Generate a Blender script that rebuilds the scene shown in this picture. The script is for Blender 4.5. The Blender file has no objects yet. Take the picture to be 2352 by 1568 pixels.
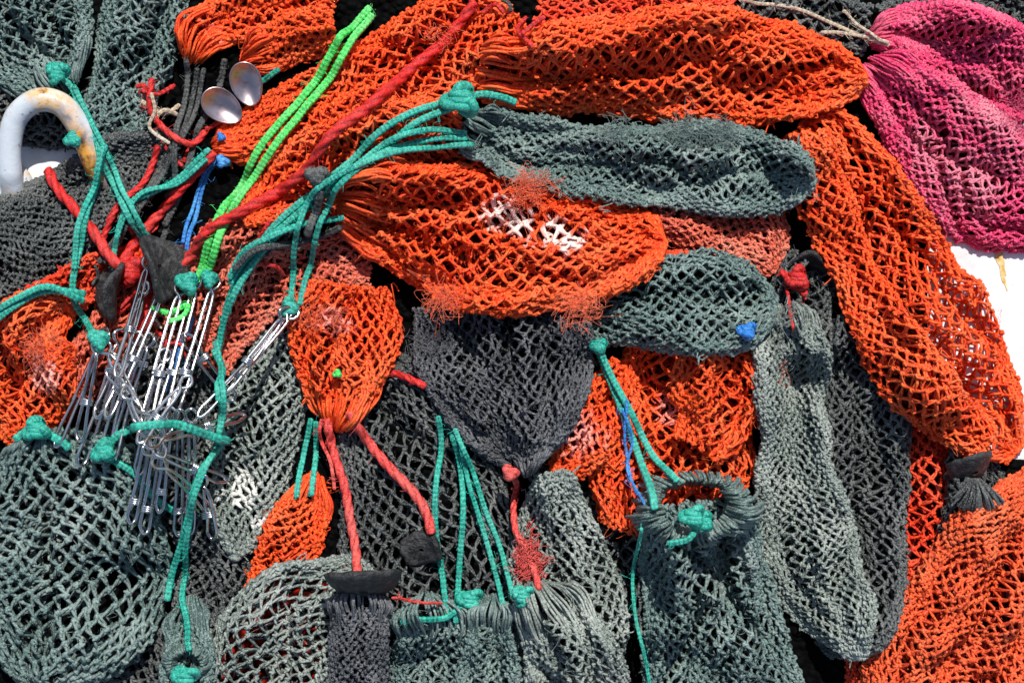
import bpy, math, numpy as np
from mathutils import Vector, Euler
rs=np.random.RandomState(7)
CX,CY,D=1176.,784.,4.6
K=0.001
# ---------------------------------------------------------------- height field
GS=0.008
GX0,GY0=-1.6,-1.2
GNX,GNY=int(3.2/GS),int(2.4/GS)
H=np.zeros((GNX,GNY))
def boxblur(A,n):
    for ax in (0,1):
        P=np.concatenate([np.repeat(A.take([0],ax),n,ax),A,np.repeat(A.take([-1],ax),n,ax)],ax)
        c=np.cumsum(P,ax); c=np.concatenate([np.zeros_like(c.take([0],ax)),c],ax)
        m=A.shape[ax]
        A=(c.take(range(2*n+1,2*n+1+m),ax)-c.take(range(0,m),ax))/(2*n+1)
    return A
def dil(A,n):
    for _ in range(n):
        B=A.copy()
        B[1:]=np.maximum(B[1:],A[:-1]);B[:-1]=np.maximum(B[:-1],A[1:])
        C=B.copy()
        C[:,1:]=np.maximum(C[:,1:],B[:,:-1]);C[:,:-1]=np.maximum(C[:,:-1],B[:,1:])
        A=C
    return A
def samp(A,x,y):
    fx=np.clip((x-GX0)/GS,0,GNX-1.01);fy=np.clip((y-GY0)/GS,0,GNY-1.01)
    i=fx.astype(int);j=fy.astype(int);a=fx-i;b=fy-j
    return A[i,j]*(1-a)*(1-b)+A[i+1,j]*a*(1-b)+A[i,j+1]*(1-a)*b+A[i+1,j+1]*a*b
def splat(x,y,z,d=1):
    global H
    T=np.full_like(H,-1.)
    i=np.clip(((x-GX0)/GS+.5).astype(int),0,GNX-1).ravel();j=np.clip(((y-GY0)/GS+.5).astype(int),0,GNY-1).ravel()
    np.maximum.at(T,(i,j),z.ravel())
    T=dil(T,d)
    H=np.maximum(H,T)
def WX(px,z=0.): return (np.asarray(px,float)-CX)*K*(1-z/D)
def WY(py,z=0.): return -(np.asarray(py,float)-CY)*K*(1-z/D)
def sn(x,y,seed,f):
    r=np.random.RandomState(seed);o=0
    for k in range(5):
        a=r.uniform(0,6.28);g=f*r.uniform(.6,1.5)
        o=o+np.sin(g*(x*math.cos(a)+y*math.sin(a))+r.uniform(0,6.28))
    return o/3.
def catmull(P,n):
    P=np.asarray(P,float)
    Q=np.vstack([2*P[0]-P[1],P,2*P[-1]-P[-2]])
    out=[]
    for i in range(1,len(Q)-2):
        t=np.linspace(0,1,n,endpoint=False)[:,None]
        p0,p1,p2,p3=Q[i-1],Q[i],Q[i+1],Q[i+2]
        out.append(.5*((2*p1)+(-p0+p2)*t+(2*p0-5*p1+4*p2-p3)*t*t+(-p0+3*p1-3*p2+p3)*t**3))
    out.append(P[-1][None])
    return np.vstack(out)
def resample(P,n):
    d=np.r_[0,np.cumsum(np.hypot(np.diff(P[:,0]),np.diff(P[:,1])))]
    s=np.linspace(0,d[-1],n)
    return np.stack([np.interp(s,d,P[:,k]) for k in range(P.shape[1])],1),d[-1]
# ---------------------------------------------------------------- mesh helpers
class MB:
    def __init__(s): s.V=[];s.F=[];s.M=[];s.A=[];s.B=[];s.n=0
    def add(s,V,F,mat=0,var=0.5,bl=0.):
        s.V.append(V);s.F.append(F+s.n);s.M.append(np.full(len(F),mat,np.int32))
        s.A.append(np.broadcast_to(var,(len(V),)).astype(np.float32));s.B.append(np.broadcast_to(bl,(len(V),)).astype(np.float32))
        s.n+=len(V)
    def obj(s,name,mats,origin=None,parent=None,smooth=True):
        V=np.concatenate(s.V).astype(np.float32);F=np.concatenate(s.F).astype(np.int32)
        if origin is None: origin=V.mean(0) if parent is None else np.array(parent.location)
        origin=np.array(origin,float)
        V=V-origin.astype(np.float32)
        me=bpy.data.meshes.new(name)
        me.vertices.add(len(V));me.vertices.foreach_set("co",V.ravel())
        me.loops.add(F.size);me.loops.foreach_set("vertex_index",F.ravel())
        me.polygons.add(len(F));me.polygons.foreach_set("loop_start",np.arange(0,F.size,4,dtype=np.int32))
        me.polygons.foreach_set("loop_total",np.full(len(F),4,np.int32))
        me.polygons.foreach_set("material_index",np.concatenate(s.M))
        me.polygons.foreach_set("use_smooth",np.full(len(F),smooth))
        a=me.attributes.new("var",'FLOAT','POINT');a.data.foreach_set("value",np.concatenate(s.A))
        a=me.attributes.new("bleach",'FLOAT','POINT');a.data.foreach_set("value",np.concatenate(s.B))
        me.update(calc_edges=True)
        for m in mats: me.materials.append(m)
        o=bpy.data.objects.new(name,me);bpy.context.scene.collection.objects.link(o)
        if parent is None: o.location=origin
        else:
            o.parent=parent
        return o
def tubes(C,R,S,prof=None,ang0=0.):
    N,Kk,_=C.shape
    T=np.gradient(C,axis=1);T/=np.linalg.norm(T,axis=2,keepdims=True)+1e-12
    ref=np.array([0.13,0.07,1.]);ref/=np.linalg.norm(ref)
    A=np.cross(T,ref);A/=np.linalg.norm(A,axis=2,keepdims=True)+1e-9
    B=np.cross(A,T)
    ang=np.arange(S)*2*np.pi/S+ang0
    R=np.broadcast_to(R,(N,Kk)).astype(float)[:,:,None]
    if prof is not None: R=R*prof(ang)
    else: R=np.repeat(R,S,2)
    V=C[:,:,None,:]+R[...,None]*(A[:,:,None,:]*np.cos(ang)[None,None,:,None]+B[:,:,None,:]*np.sin(ang)[None,None,:,None])
    n=np.arange(N)[:,None,None]*Kk*S;k=np.arange(Kk-1)[None,:,None]*S;s=np.arange(S)[None,None,:];s2=(s+1)%S
    F=np.stack([n+k+s,n+k+s2,n+k+S+s2,n+k+S+s],-1).reshape(-1,4)
    return V.reshape(-1,3),F
def gridfaces(a,b,wrap=False):
    i=np.arange(a-1)[:,None];j=np.arange(b if wrap else b-1)[None,:];j2=(j+1)%b
    return np.stack([i*b+j,i*b+j2,(i+1)*b+j2,(i+1)*b+j],-1).reshape(-1,4)
# ---------------------------------------------------------------- materials
def newmat(name):
    m=bpy.data.materials.new(name);m.use_nodes=True
    nt=m.node_tree;b=nt.nodes["Principled BSDF"];return m,nt,b
def mixrgb(nt,f,a,b,mode='MIX'):
    n=nt.nodes.new("ShaderNodeMix");n.data_type='RGBA';n.blend_type=mode
    for k,v in ((0,f),(6,a),(7,b)):
        if isinstance(v,(int,float)): n.inputs[k].default_value=v
        elif isinstance(v,tuple): n.inputs[k].default_value=(*v,1)
        else: nt.links.new(v,n.inputs[k])
    return n.outputs[2]
def noise(nt,scale,detail=3,rough=.6):
    tc=nt.nodes.new("ShaderNodeTexCoord");n=nt.nodes.new("ShaderNodeTexNoise")
    n.inputs["Scale"].default_value=scale;n.inputs["Detail"].default_value=detail;n.inputs["Roughness"].default_value=rough
    nt.links.new(tc.outputs["Object"],n.inputs["Vector"]);return n.outputs["Fac"]
def mr(nt,v,a,b,c=0.,d=1.):
    n=nt.nodes.new("ShaderNodeMapRange");nt.links.new(v,n.inputs[0])
    for i,x in enumerate((a,b,c,d)): n.inputs[i+1].default_value=x
    return n.outputs[0]
def attr(nt,name):
    n=nt.nodes.new("ShaderNodeAttribute");n.attribute_name=name;return n.outputs["Fac"]
def bump(nt,b,h,st,dist):
    n=nt.nodes.new("ShaderNodeBump");n.inputs["Strength"].default_value=st;n.inputs["Distance"].default_value=dist
    nt.links.new(h,n.inputs["Height"]);nt.links.new(n.outputs[0],b.inputs["Normal"])
def twine(name,c1,c2,pale,rough=.55,spec=.35,white=None):
    m,nt,b=newmat(name)
    c=mixrgb(nt,attr(nt,"var"),c1,c2)
    c=mixrgb(nt,mr(nt,noise(nt,8,4),.48,.72,0,.55),c,pale)
    c=mixrgb(nt,mr(nt,noise(nt,320,2),.5,.68,0,.7),c,pale)  # pale mixes: fading and fibre specks, with twine highlights painted in
    c=mixrgb(nt,mr(nt,noise(nt,140,2),.5,.35,0,.5),c,tuple(x*.3 for x in c1))
    c=mixrgb(nt,attr(nt,"bleach"),c,white or tuple(min(.8,.25+x*.6) for x in pale))
    nt.links.new(c,b.inputs["Base Color"])
    b.inputs["Roughness"].default_value=rough;b.inputs["Specular IOR Level"].default_value=spec
    bump(nt,b,noise(nt,500,2),.7,.003)
    return m
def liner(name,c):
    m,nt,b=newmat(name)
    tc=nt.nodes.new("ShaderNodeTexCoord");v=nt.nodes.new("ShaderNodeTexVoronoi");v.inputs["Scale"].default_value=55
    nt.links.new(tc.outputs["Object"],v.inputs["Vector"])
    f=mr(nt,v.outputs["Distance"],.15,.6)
    cc=mixrgb(nt,f,tuple(x*.75 for x in c),tuple(x*.04 for x in c))  # shade of the gaps painted in: each cell falls to near black outward
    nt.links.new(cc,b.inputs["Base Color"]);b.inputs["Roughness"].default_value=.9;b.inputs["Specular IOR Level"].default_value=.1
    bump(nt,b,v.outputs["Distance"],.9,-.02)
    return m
PAL={
'org':((.80,.024,.002),(1.0,.100,.006),(1.0,.27,.09)),
'red':((.58,.010,.003),(.97,.050,.006),(.97,.20,.08)),
'sal':((.44,.038,.020),(.82,.135,.065),(.86,.42,.30)),
'brn':((.55,.030,.009),(.94,.115,.022),(.97,.30,.13)),
'grn':((.024,.048,.045),(.125,.205,.190),(.42,.52,.48)),
'gry':((.060,.082,.074),(.225,.275,.245),(.60,.64,.58)),
'blk':((.010,.013,.014),(.072,.083,.082),(.30,.315,.30)),
'nav':((.010,.012,.015),(.078,.085,.096),(.29,.30,.315)),
'pnk':((.55,.005,.070),(.86,.035,.18),(.92,.30,.38)),
}
WH={'org':(.90,.74,.68),'gry':(.78,.78,.73)}
TW={k:twine("twine_"+k,*v,white=WH.get(k)) for k,v in PAL.items()}
LN={k:liner("netting_inside_shaded_"+k,tuple(x*(.6 if k in('org','red','sal','brn','pnk') else .25) for x in v[0])) for k,v in PAL.items()}  # inside netting darkened in its colour to stand for shade in the gaps
ROPE={
'teal':twine("rope_teal",(.0,.13,.10),(.01,.50,.37),(.14,.70,.54),.42,.5),
'lime':twine("rope_lime",(.01,.34,.05),(.06,.90,.13),(.38,.95,.38),.42,.5),
'red':twine("rope_red",(.24,.002,.003),(.80,.012,.012),(.82,.11,.09),.5,.4),
'coral':twine("rope_coral",(.38,.012,.012),(.85,.06,.05),(.88,.24,.20),.5,.4),
'blue':twine("rope_blue",(.003,.05,.28),(.01,.26,.80),(.15,.5,.88),.45,.5),
'black':twine("rope_black",(.010,.012,.013),(.07,.075,.075),(.24,.25,.24),.6,.3),
'beige':twine("rope_beige",(.35,.25,.16),(.62,.50,.36),(.75,.66,.56),.6,.3),
}
def metal(name,ca,cb,ro):
    m,nt,b=newmat(name)
    c=mixrgb(nt,mr(nt,noise(nt,30,3),.5,.7,0,.7),ca,cb)
    nt.links.new(c,b.inputs["Base Color"]);b.inputs["Metallic"].default_value=1;b.inputs["Roughness"].default_value=ro
    return m
STEEL=metal("stainless_steel",(.66,.65,.65),(.22,.17,.14),.2)
SPOON=metal("tarnished_metal",(.60,.50,.50),(.30,.18,.16),.34)
def rubber():
    m,nt,b=newmat("black_rubber")
    c=mixrgb(nt,mr(nt,noise(nt,60,4),.45,.7),(.012,.013,.014),(.075,.075,.077))
    nt.links.new(c,b.inputs["Base Color"]);b.inputs["Roughness"].default_value=.55
    bump(nt,b,noise(nt,160,4),.9,.006);return m
RUB=rubber()
def paint(name,rustlo,base=(.78,.79,.80)):
    m,nt,b=newmat(name)
    n1=noise(nt,7,6,.75)
    r=mr(nt,n1,rustlo,rustlo+.06)
    c=mixrgb(nt,mr(nt,noise(nt,14,5),.45,.7,0,.5),base,(.42,.42,.40))
    c=mixrgb(nt,mr(nt,n1,rustlo-.09,rustlo,0,.75),c,(.75,.42,.10))
    c=mixrgb(nt,r,c,mixrgb(nt,noise(nt,80,3),(.08,.025,.012),(.38,.13,.03)))
    c=mixrgb(nt,mr(nt,noise(nt,90,4),.66,.70,0,.8),c,(.20,.17,.14))
    c=mixrgb(nt,attr(nt,"bleach"),c,mixrgb(nt,mr(nt,noise(nt,40,5),.4,.6),(.70,.33,.05),(.10,.035,.015)))
    nt.links.new(c,b.inputs["Base Color"]);b.inputs["Roughness"].default_value=.3
    bump(nt,b,noise(nt,60,4),.35,.004);return m
# ---------------------------------------------------------------- net bag
def curls(p,R_,size,k):
    n=len(p);d=R_.normal(0,1,(n,3));d[:,2]=np.abs(d[:,2])*.35;d/=np.linalg.norm(d,axis=1,keepdims=True)
    e=R_.normal(0,1,(n,3));e[:,2]*=.5;g=R_.normal(0,1,(n,3));g[:,2]*=.4;t=np.linspace(0,1,k)
    s=size*R_.uniform(.3,1.3,n)[:,None,None]
    a=R_.uniform(2,8,n)[:,None]*t+R_.uniform(0,6,n)[:,None]
    b=R_.uniform(3,10,n)[:,None]*t+R_.uniform(0,6,n)[:,None]
    C=p[:,None,:]+s*(.5*d[:,None,:]*t[None,:,None]+.3*e[:,None,:]*(np.sin(a)-np.sin(a[:,:1]))[...,None]+.22*g[:,None,:]*(np.sin(b)-np.sin(b[:,:1]))[...,None])
    return C
NB=[0]
def bag(pts,col,label,cell=24,asp=1.22,r=3.1,tmax=.07,lin=1,spots=(),fold=.6,name="net_bag",group=None,tufts=(),zoff=0.,fuzz=60,jit=.13,inner=None,edge=1.,ruf=(),crz=2,g0=0,g1=0,gh=.012,bunch=.45):
    NB[0]+=1;sd=NB[0]*13+1
    R_=np.random.RandomState(sd)
    cell=cell*.98;r=r*.92
    P=catmull(pts,24);P,L=resample(P,160)
    P[:,2]=np.maximum(P[:,2],6)
    Wm=P[:,2].max()
    base=boxblur(dil(H,2),3)
    zc=samp(base,WX(P[:,0],.1),WY(P[:,1],.1)).mean()+tmax*.7+zoff
    X=WX(P[:,0],zc);Y=WY(P[:,1],zc);W=P[:,2]*K*(1-zc/D)
    tx=np.gradient(X);ty=np.gradient(Y);l=np.hypot(tx,ty)+1e-9;tx/=l;ty/=l
    tx=np.convolve(np.pad(tx,8,'edge'),np.ones(17)/17,'valid');ty=np.convolve(np.pad(ty,8,'edge'),np.ones(17)/17,'valid')
    sx,sy=-ty,tx
    VV=np.linspace(0,1,160)
    nf=max(2,int(Wm/38))
    crz=crz+1 if crz else 0
    ca=R_.uniform(-.7,.7,crz);cp=R_.uniform(0,6,crz);cd=R_.uniform(.5,1.0,crz);cwd=R_.uniform(.010,.022,crz)
    def surf(u,v,sc=1.,flat=False):
        u=np.mod(u,1.);v_=np.clip(v,0,1)
        I=lambda A:np.interp(v_,VV,A)
        side=np.where(u<.25,0,np.where(u>.75,0,3.))
        w=I(W);w=w+edge*K*np.minimum(1,w/.03)*(9*sn(v_*L/70,side,sd+3,1.)+3.6*sn(v_*L/24,side,sd+4,1.))
        w=np.maximum(w,.004)*sc
        front=u<.5
        ph=np.where(front,u*2,2-u*2)
        a=.55*np.cos(ph*np.pi)+.45*(1-2*ph)
        s=np.sin(ph*np.pi)
        th=np.minimum(tmax,.75*w)
        if crz: th=th*np.clip(.85+.38*sn(v_*L/110,a*.8,sd+15,1.),.3,1.4)
        x=I(X)+I(sx)*w*a;y=I(Y)+I(sy)*w*a
        z=samp(base,x,y)+.004+zoff
        fo=sn(a*nf,v_*L/150,sd,2.2)*.6+sn(a*nf*2,v_*L/60,sd+1,2.)*.28
        cr=0.;sh=0.
        for q in range(crz):
            ac=ca[q]+.4*np.sin(v_*L/170+cp[q])+.12*np.sin(v_*L/55+cp[q]*2)
            gate=np.clip(.7+.9*np.sin(v_*L/120+cp[q]*3),0,1)
            dd=(a-ac)*w/cwd[q]
            e=cd[q]*gate*np.exp(-dd**2)
            cr=cr+e
            sh=sh-e*dd*.006
        wr=1-2*np.abs(sn(v_*L/45,a*1.6+v_*L/200,sd+2,1.))
        zz=th*(s**.6)*(1+fold*fo+.12*wr)*(1-.9*np.clip(cr,0,1))
        z=z+np.where(front,zz,.12*th*s) if not flat else z+.001+.12*th*s*(1+fo)
        x=x+.006*sn(x*40,y*40,sd+5,1.)+.0010*sn(x*150,y*150,sd+11,1.)+np.where(front,sh,0)*I(sx);y=y+.006*sn(x*40,y*40,sd+6,1.)+.0010*sn(x*150,y*150,sd+12,1.)+np.where(front,sh,0)*I(sy)
        return np.stack([x,y,z],-1)
    va=g0*.62/L;vb=1-g1*.62/L
    rowstep=cell*asp*.62
    nr=max(4,int(L*(vb-va)/rowstep));ncf=max(4,int(2*Wm*1.12/cell));nc=2*ncf
    DU=R_.normal(0,jit/nc,(nr+1,nc));DV=R_.normal(0,jit*.8/nr,(nr+1,nc));DZ=R_.normal(0,.0013,(nr+1,nc))
    DV+= .4/nr*sn(np.arange(nc)[None,:]*.5,np.arange(nr+1)[:,None]*.25,sd+8,1.)
    DU+= .35/nc*sn(np.arange(nc)[None,:]*.5,np.arange(nr+1)[:,None]*.3,sd+10,1.)*np.sin(np.arange(nc)/nc*2*np.pi)[None,:]
    # mesh bunches into dense lengthwise rows with opened meshes between
    kb=max(3,int(ncf/4));uu_=(np.arange(nc)/nc)[None,:];vv_=np.linspace(0,1,nr+1)[:,None]
    DU+= bunch*np.clip(.5+.7*sn(vv_*L/160,uu_*0,sd+17,1.),0,1)*np.sin(2*np.pi*(2*kb)*uu_+2.*sn(vv_*L/220,uu_*0,sd+18,1.))/(2*np.pi*2*kb)
    I,J=np.meshgrid(np.arange(nr+1),np.arange(nc),indexing='ij')
    KU=(J+.5*(I%2))/nc+DU;KV=va+(I/nr+DV)*(vb-va)
    rr=r*K
    mb=MB()
    def blv(p):
        b=np.zeros(p.shape[:-1])
        for (px,py,rad,st) in spots:
            d=np.hypot(p[...,0]-WX(px,zc),(p[...,1]-WY(py,zc))*1.15)/(rad*K)
            f=1.6-1.5*d+.45*sn(p[...,0]*60,p[...,1]*60,3,1.)+.5*sn(p[...,0]*260,p[...,1]*260,4,1.)
            if st>.85: f=(f-.05)*1.7
            b=np.maximum(b,st*np.clip(f,0,1))
        return np.clip(b,0,1)
    legs=[]
    for dj in (0,1):
        i=I[:-1].ravel();j=J[:-1].ravel()
        jj=np.where(i%2==0,j-1+dj,j+dj)
        legs.append((KU[i,j],KV[i,j],(jj+.5*((i+1)%2))/nc+DU[i+1,jj%nc],KV[i+1,jj%nc],DZ[i,j],DZ[i+1,jj%nc]))
    u0,v0,u1,v1,d0,d1=[np.concatenate([l_[k] for l_ in legs]) for k in range(6)]
    t=np.array([0,.25,.5,.75,1.])
    U=u0[:,None]*(1-t)+u1[:,None]*t;V_=v0[:,None]*(1-t)+v1[:,None]*t
    bow=R_.normal(0,.10,len(u0))[:,None]*np.sin(t*np.pi)
    U=U+bow/nc
    DZL=d0[:,None]*(1-t)+d1[:,None]*t+R_.normal(-.0006,.0014,len(u0))[:,None]*np.sin(t*np.pi)
    keep=R_.rand(len(u0))>.010
    U=U[keep];V_=V_[keep];DZL=DZL[keep]
    Pm=surf(U,V_);Pm[...,2]+=DZL
    fr=np.mod(U[:,1],1)<.5
    var=R_.rand(len(U))*.8
    T=np.gradient(Pm,axis=1);T/=np.linalg.norm(T,axis=2,keepdims=True)+1e-12
    A=np.cross(T,np.array([.05,.03,1.]));A/=np.linalg.norm(A,axis=2,keepdims=True)+1e-9;B=np.cross(A,T)
    al=R_.uniform(-.4,.4,len(U))[:,None]+ (t*2.8)[None]
    off=(A*np.cos(al)[...,None]+B*np.sin(al)[...,None])*rr*1.0
    alt=np.array([.15,-.15,.15,-.15,.15])
    for sgn in (1,-1):
        C=(Pm+sgn*off)[fr]
        if len(C):
            bv=blv(C)
            v,f=tubes(C,rr*(1+.12*alt/.15)[None]*(1+.35*(bv>.6)),5);vv=np.clip(var[fr][:,None]+.18*sgn+alt[None],0,1)
            mb.add(v,f,0,np.repeat(vv.ravel(),5),np.repeat(bv.ravel(),5))
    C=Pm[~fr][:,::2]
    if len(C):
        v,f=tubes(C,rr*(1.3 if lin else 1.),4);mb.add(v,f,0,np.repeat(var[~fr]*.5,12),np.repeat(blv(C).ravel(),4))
    ku=KU.ravel();kv=KV.ravel();m=np.mod(ku,1)<.52;ku=ku[m];kv=kv[m]
    p0=surf(ku,kv);p0[:,2]+=DZ.ravel()[m]
    du=surf(ku+.1/nc,kv)-surf(ku-.1/nc,kv);dv=surf(ku,kv+.2/nr)-surf(ku,kv-.2/nr)
    du/=np.linalg.norm(du,axis=1,keepdims=True)+1e-9;dv/=np.linalg.norm(dv,axis=1,keepdims=True)+1e-9
    nn=np.cross(du,dv);nn/=np.linalg.norm(nn,axis=1,keepdims=True)+1e-9
    nn*=np.sign(nn[:,2:3]+1e-6)
    rot=R_.normal(.3,.4,len(p0))[:,None]
    for kk,(a,sz) in enumerate(((0.,2.5),(1.35,2.1))):
        d=du*np.cos(rot+a)+dv*np.sin(rot+a)
        q=np.array([-1,-.5,.5,1.]);hgt=np.array([-.2,1.2,1.3,-.1])+(.45*kk)
        C=p0[:,None,:]+d[:,None,:]*(q*sz*rr)[None,:,None]+nn[:,None,:]*(hgt*rr*1.0)[None,:,None]
        v,f=tubes(C,np.array([.7,1.15,1.15,.7])*rr*1.05,5);vv=R_.rand(len(p0))
        mb.add(v,f,0,np.repeat(np.clip(vv*.5+.6,0,1),20),np.repeat(blv(C).ravel(),5))  # knots lighter than the legs: their highlight is put into the colour
    ne=int(L/26);ue=np.where(R_.rand(ne)<.5,R_.uniform(0,.06,ne),R_.uniform(.44,.5,ne));ve=R_.uniform(0,1,ne)
    pe=surf(ue,ve);C=curls(pe,R_,.024,7);v,f=tubes(C,rr*.55,4);mb.add(v,f,0,np.repeat(R_.rand(ne),28))
    if fuzz:
        n=int(fuzz*1.8);uf=R_.uniform(.03,.47,n);vf=R_.uniform(0,1,n)
        p=surf(uf,vf);C=curls(p,R_,.022,9)
        v,f=tubes(C,.0005,3);mb.add(v,f,0,1.)
    o=mb.obj(name,[TW[col]])
    o["label"]=label;o["category"]="net bag"
    if group:o["group"]=group
    for (gl,e0,sg_) in ((g0,0.,1.),(g1,1.,-1.)):
        if not gl: continue
        n=int(ncf*1.9);q=MB();t=np.linspace(0,1,9)
        us=(np.arange(n)+.5)/n*.5+R_.normal(0,.007,n);ln=R_.uniform(.5,1.2,n)*gl/L
        for pr_ in (-1,1):
            uu=us[:,None]+R_.normal(0,.009,n)[:,None]*np.sin(t*3)
            vv=e0+sg_*(t**1.2)[None]*ln[:,None]
            C=surf(uu,vv)
            mid=surf(uu*0+.25,vv)
            C[...,2]+=gh*np.sin(np.pi*np.clip(t*1.0+.12,0,1))[None]*R_.uniform(.4,1.3,n)[:,None]-.018*((1-t)**4)[None]
            wv=np.interp(np.clip(vv,0,1),VV,W)
            s_=np.stack([np.interp(np.clip(vv,0,1),VV,sx),np.interp(np.clip(vv,0,1),VV,sy),vv*0],-1)
            tt_=np.array([tx[4 if sg_>0 else -5],ty[4 if sg_>0 else -5],0])*sg_
            C-= tt_*((R_.uniform(-.004,.008,n)+.018*np.sin(us*2*np.pi)-.010)[:,None]*((1-t)**2)[None])[...,None]
            C+=s_*(pr_*rr*.9)
            C+= (C-mid)*(.15*np.sin(t*np.pi))[None,:,None]
            v,f=tubes(C,rr*1.08,6);q.add(v,f,0,np.repeat(np.clip(R_.rand(n)*.9+.1,0,1),54))
        q.obj("gathered_mouth",[TW[col]],parent=o)
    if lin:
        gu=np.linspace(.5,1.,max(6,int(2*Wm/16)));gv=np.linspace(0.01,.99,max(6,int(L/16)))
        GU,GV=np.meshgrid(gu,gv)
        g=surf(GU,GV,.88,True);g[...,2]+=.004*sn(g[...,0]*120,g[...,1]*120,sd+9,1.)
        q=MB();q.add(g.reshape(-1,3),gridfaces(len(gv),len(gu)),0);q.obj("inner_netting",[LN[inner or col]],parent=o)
    for (px,py,n,size) in tufts:
        q=MB();x=WX(px,zc);y=WY(py,zc);zt=float(samp(base,x,y))+tmax*.85
        n=int(n*1.6);p=np.array([float(x),float(y),zt])+R_.normal(0,1,(n,3))*np.array([.022,.016,.003])
        C=curls(p,R_,size*K*.65,16);v,f=tubes(C,.00048,3);q.add(v,f,0,1.,.1)
        q.obj("frayed_fibre",[TW[col]],parent=o)
    gu=np.linspace(.0,.5,40);gv=np.linspace(0,1,max(10,int(L/6)))
    GU,GV=np.meshgrid(gu,gv);g=surf(GU,GV);splat(g[...,0],g[...,1],g[...,2],1)
    for rf in ruf: ruffle(o,col,R_,r,*rf)
    return o
def ruffle(parent,col,R_,r,px,py,a0,a1,rin,rout,n,hgt=.022,squash=1.):
    zb=float(samp(H,WX(px,.15),WY(py,.15)));hd=dil(H,1)
    th=np.radians(np.linspace(a0,a1,n)+R_.normal(0,(a1-a0)/n*.25,n))
    t=np.linspace(0,1,11)
    q=MB()
    ro=rout*R_.uniform(.85,1.12,n);ri=rin*R_.uniform(.88,1.1,n)
    rad=ri[:,None]*(1-t)+ro[:,None]*t
    for sg in (-1,1):
        ang=th[:,None]+sg*(r*.95/np.maximum(rad,10))+ .05*np.sin(t*4)[None]+R_.normal(0,.02,(n,1))
        X=px+np.cos(ang)*rad;Y=py+np.sin(ang)*rad*squash
        z=samp(hd,WX(X,zb),WY(Y,zb));z=z*.5+z.mean()*.5
        k=np.ones(5)/5;zz=np.apply_along_axis(lambda q_:np.convolve(np.pad(q_,2,'edge'),k,'valid'),1,z)
        zz=zz+hgt*np.sin(np.pi*(t*.95+.02))[None]*R_.uniform(.7,1.25,(n,1))-.006
        C=np.stack([WX(X,zb+.01),WY(Y,zb+.01),zz],-1)
        v,f=tubes(C,r*K*1.1,6);q.add(v,f,0,np.repeat(np.clip(R_.rand(n)*.8+.2+.1*sg,0,1),66))
    o=q.obj("gathered_mouth",[TW[col]],parent=parent)
    V=np.concatenate(q.V);splat(V[:,0],V[:,1],V[:,2],0)
    return o
# ---------------------------------------------------------------- ropes
def rope(pts,col,label,r=8,kind='braid',knots=(),name="rope",lift=0.,splt=True,smooth=7,group=None,cat="rope",zs=None):
    P=catmull([p[:2] for p in pts],24);_,L=resample(P,10)
    n=max(24,int(L/2.2));P,L=resample(P,n)
    base=dil(H,1)
    z=samp(base,WX(P[:,0],.15),WY(P[:,1],.15))
    zm=z.mean()+.01
    X=WX(P[:,0],zm);Y=WY(P[:,1],zm);z=samp(base,X,Y)
    k=smooth
    Zp=np.pad(z,k,'edge');zx=np.array([Zp[i:i+2*k+1].max() for i in range(n)])
    kk=k
    zz=np.convolve(np.pad(zx,kk,'edge'),np.ones(2*kk+1)/(2*kk+1),'valid')
    zz=.6*np.convolve(np.pad(z,5,'edge'),np.ones(11)/11,'valid')+.4*zz
    s=np.linspace(0,L,n)
    r=r*.92;R=r*K
    C=np.stack([X,Y,zz+R*.35+lift],1)
    C[:,:2]+=np.stack([sn(s/46,s*0,int(L)%97,1.),sn(s/43,s*0+4,int(L)%89,1.)],1)*.0042
    if kind=='braid':
        S=20;pf=lambda a:np.clip(.5+.7*np.sin(2*a[None,:]+s[:,None]*.30)*np.sin(2*a[None,:]-s[:,None]*.30+.4),0,1)
        prof=lambda a:(.86+.20*pf(a))[None]
    elif kind=='laid':
        S=18;pf=lambda a:np.abs(np.cos(1.5*a[None,:]+s[:,None]/r*.95))**.7
        prof=lambda a:(.70+.38*pf(a))[None]
    else:
        prof=None;S=8;pf=lambda a:np.full((n,len(a)),.5)
    taper=1+.05*sn(s/40,s*0,9,1.);taper[0]=taper[-1]=.05;taper[1]=taper[-2]=.8
    mb=MB();v,f=tubes(C[None],R*taper[None],S,prof)
    pv=pf(np.arange(S)*2*np.pi/S)  # groove shade goes into the rope colour, following the ridge pattern
    mb.add(v,f,0,np.clip(pv*.95+(.05+.2*sn(s/25,s*0,5,1.))[:,None],0,1).ravel())
    nf=int(L/9);idx=rs.randint(0,n,nf);Cc=curls(C[idx]+np.array([0,0,R*.6]),rs,.016,6)
    v,f=tubes(Cc,.0005,3);mb.add(v,f,0,1.)
    o=mb.obj(name,[ROPE[col]]);o["label"]=label;o["category"]=cat
    if group:o["group"]=group
    if splt:
        for dx in (-.6,0,.6): splat(C[:,0]+dx*R,C[:,1]+dx*R,C[:,2]+R*.7,0)
    for kn in knots: knot(kn[0],kn[1],kn[2],r,col,parent=o)
    return o
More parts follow.
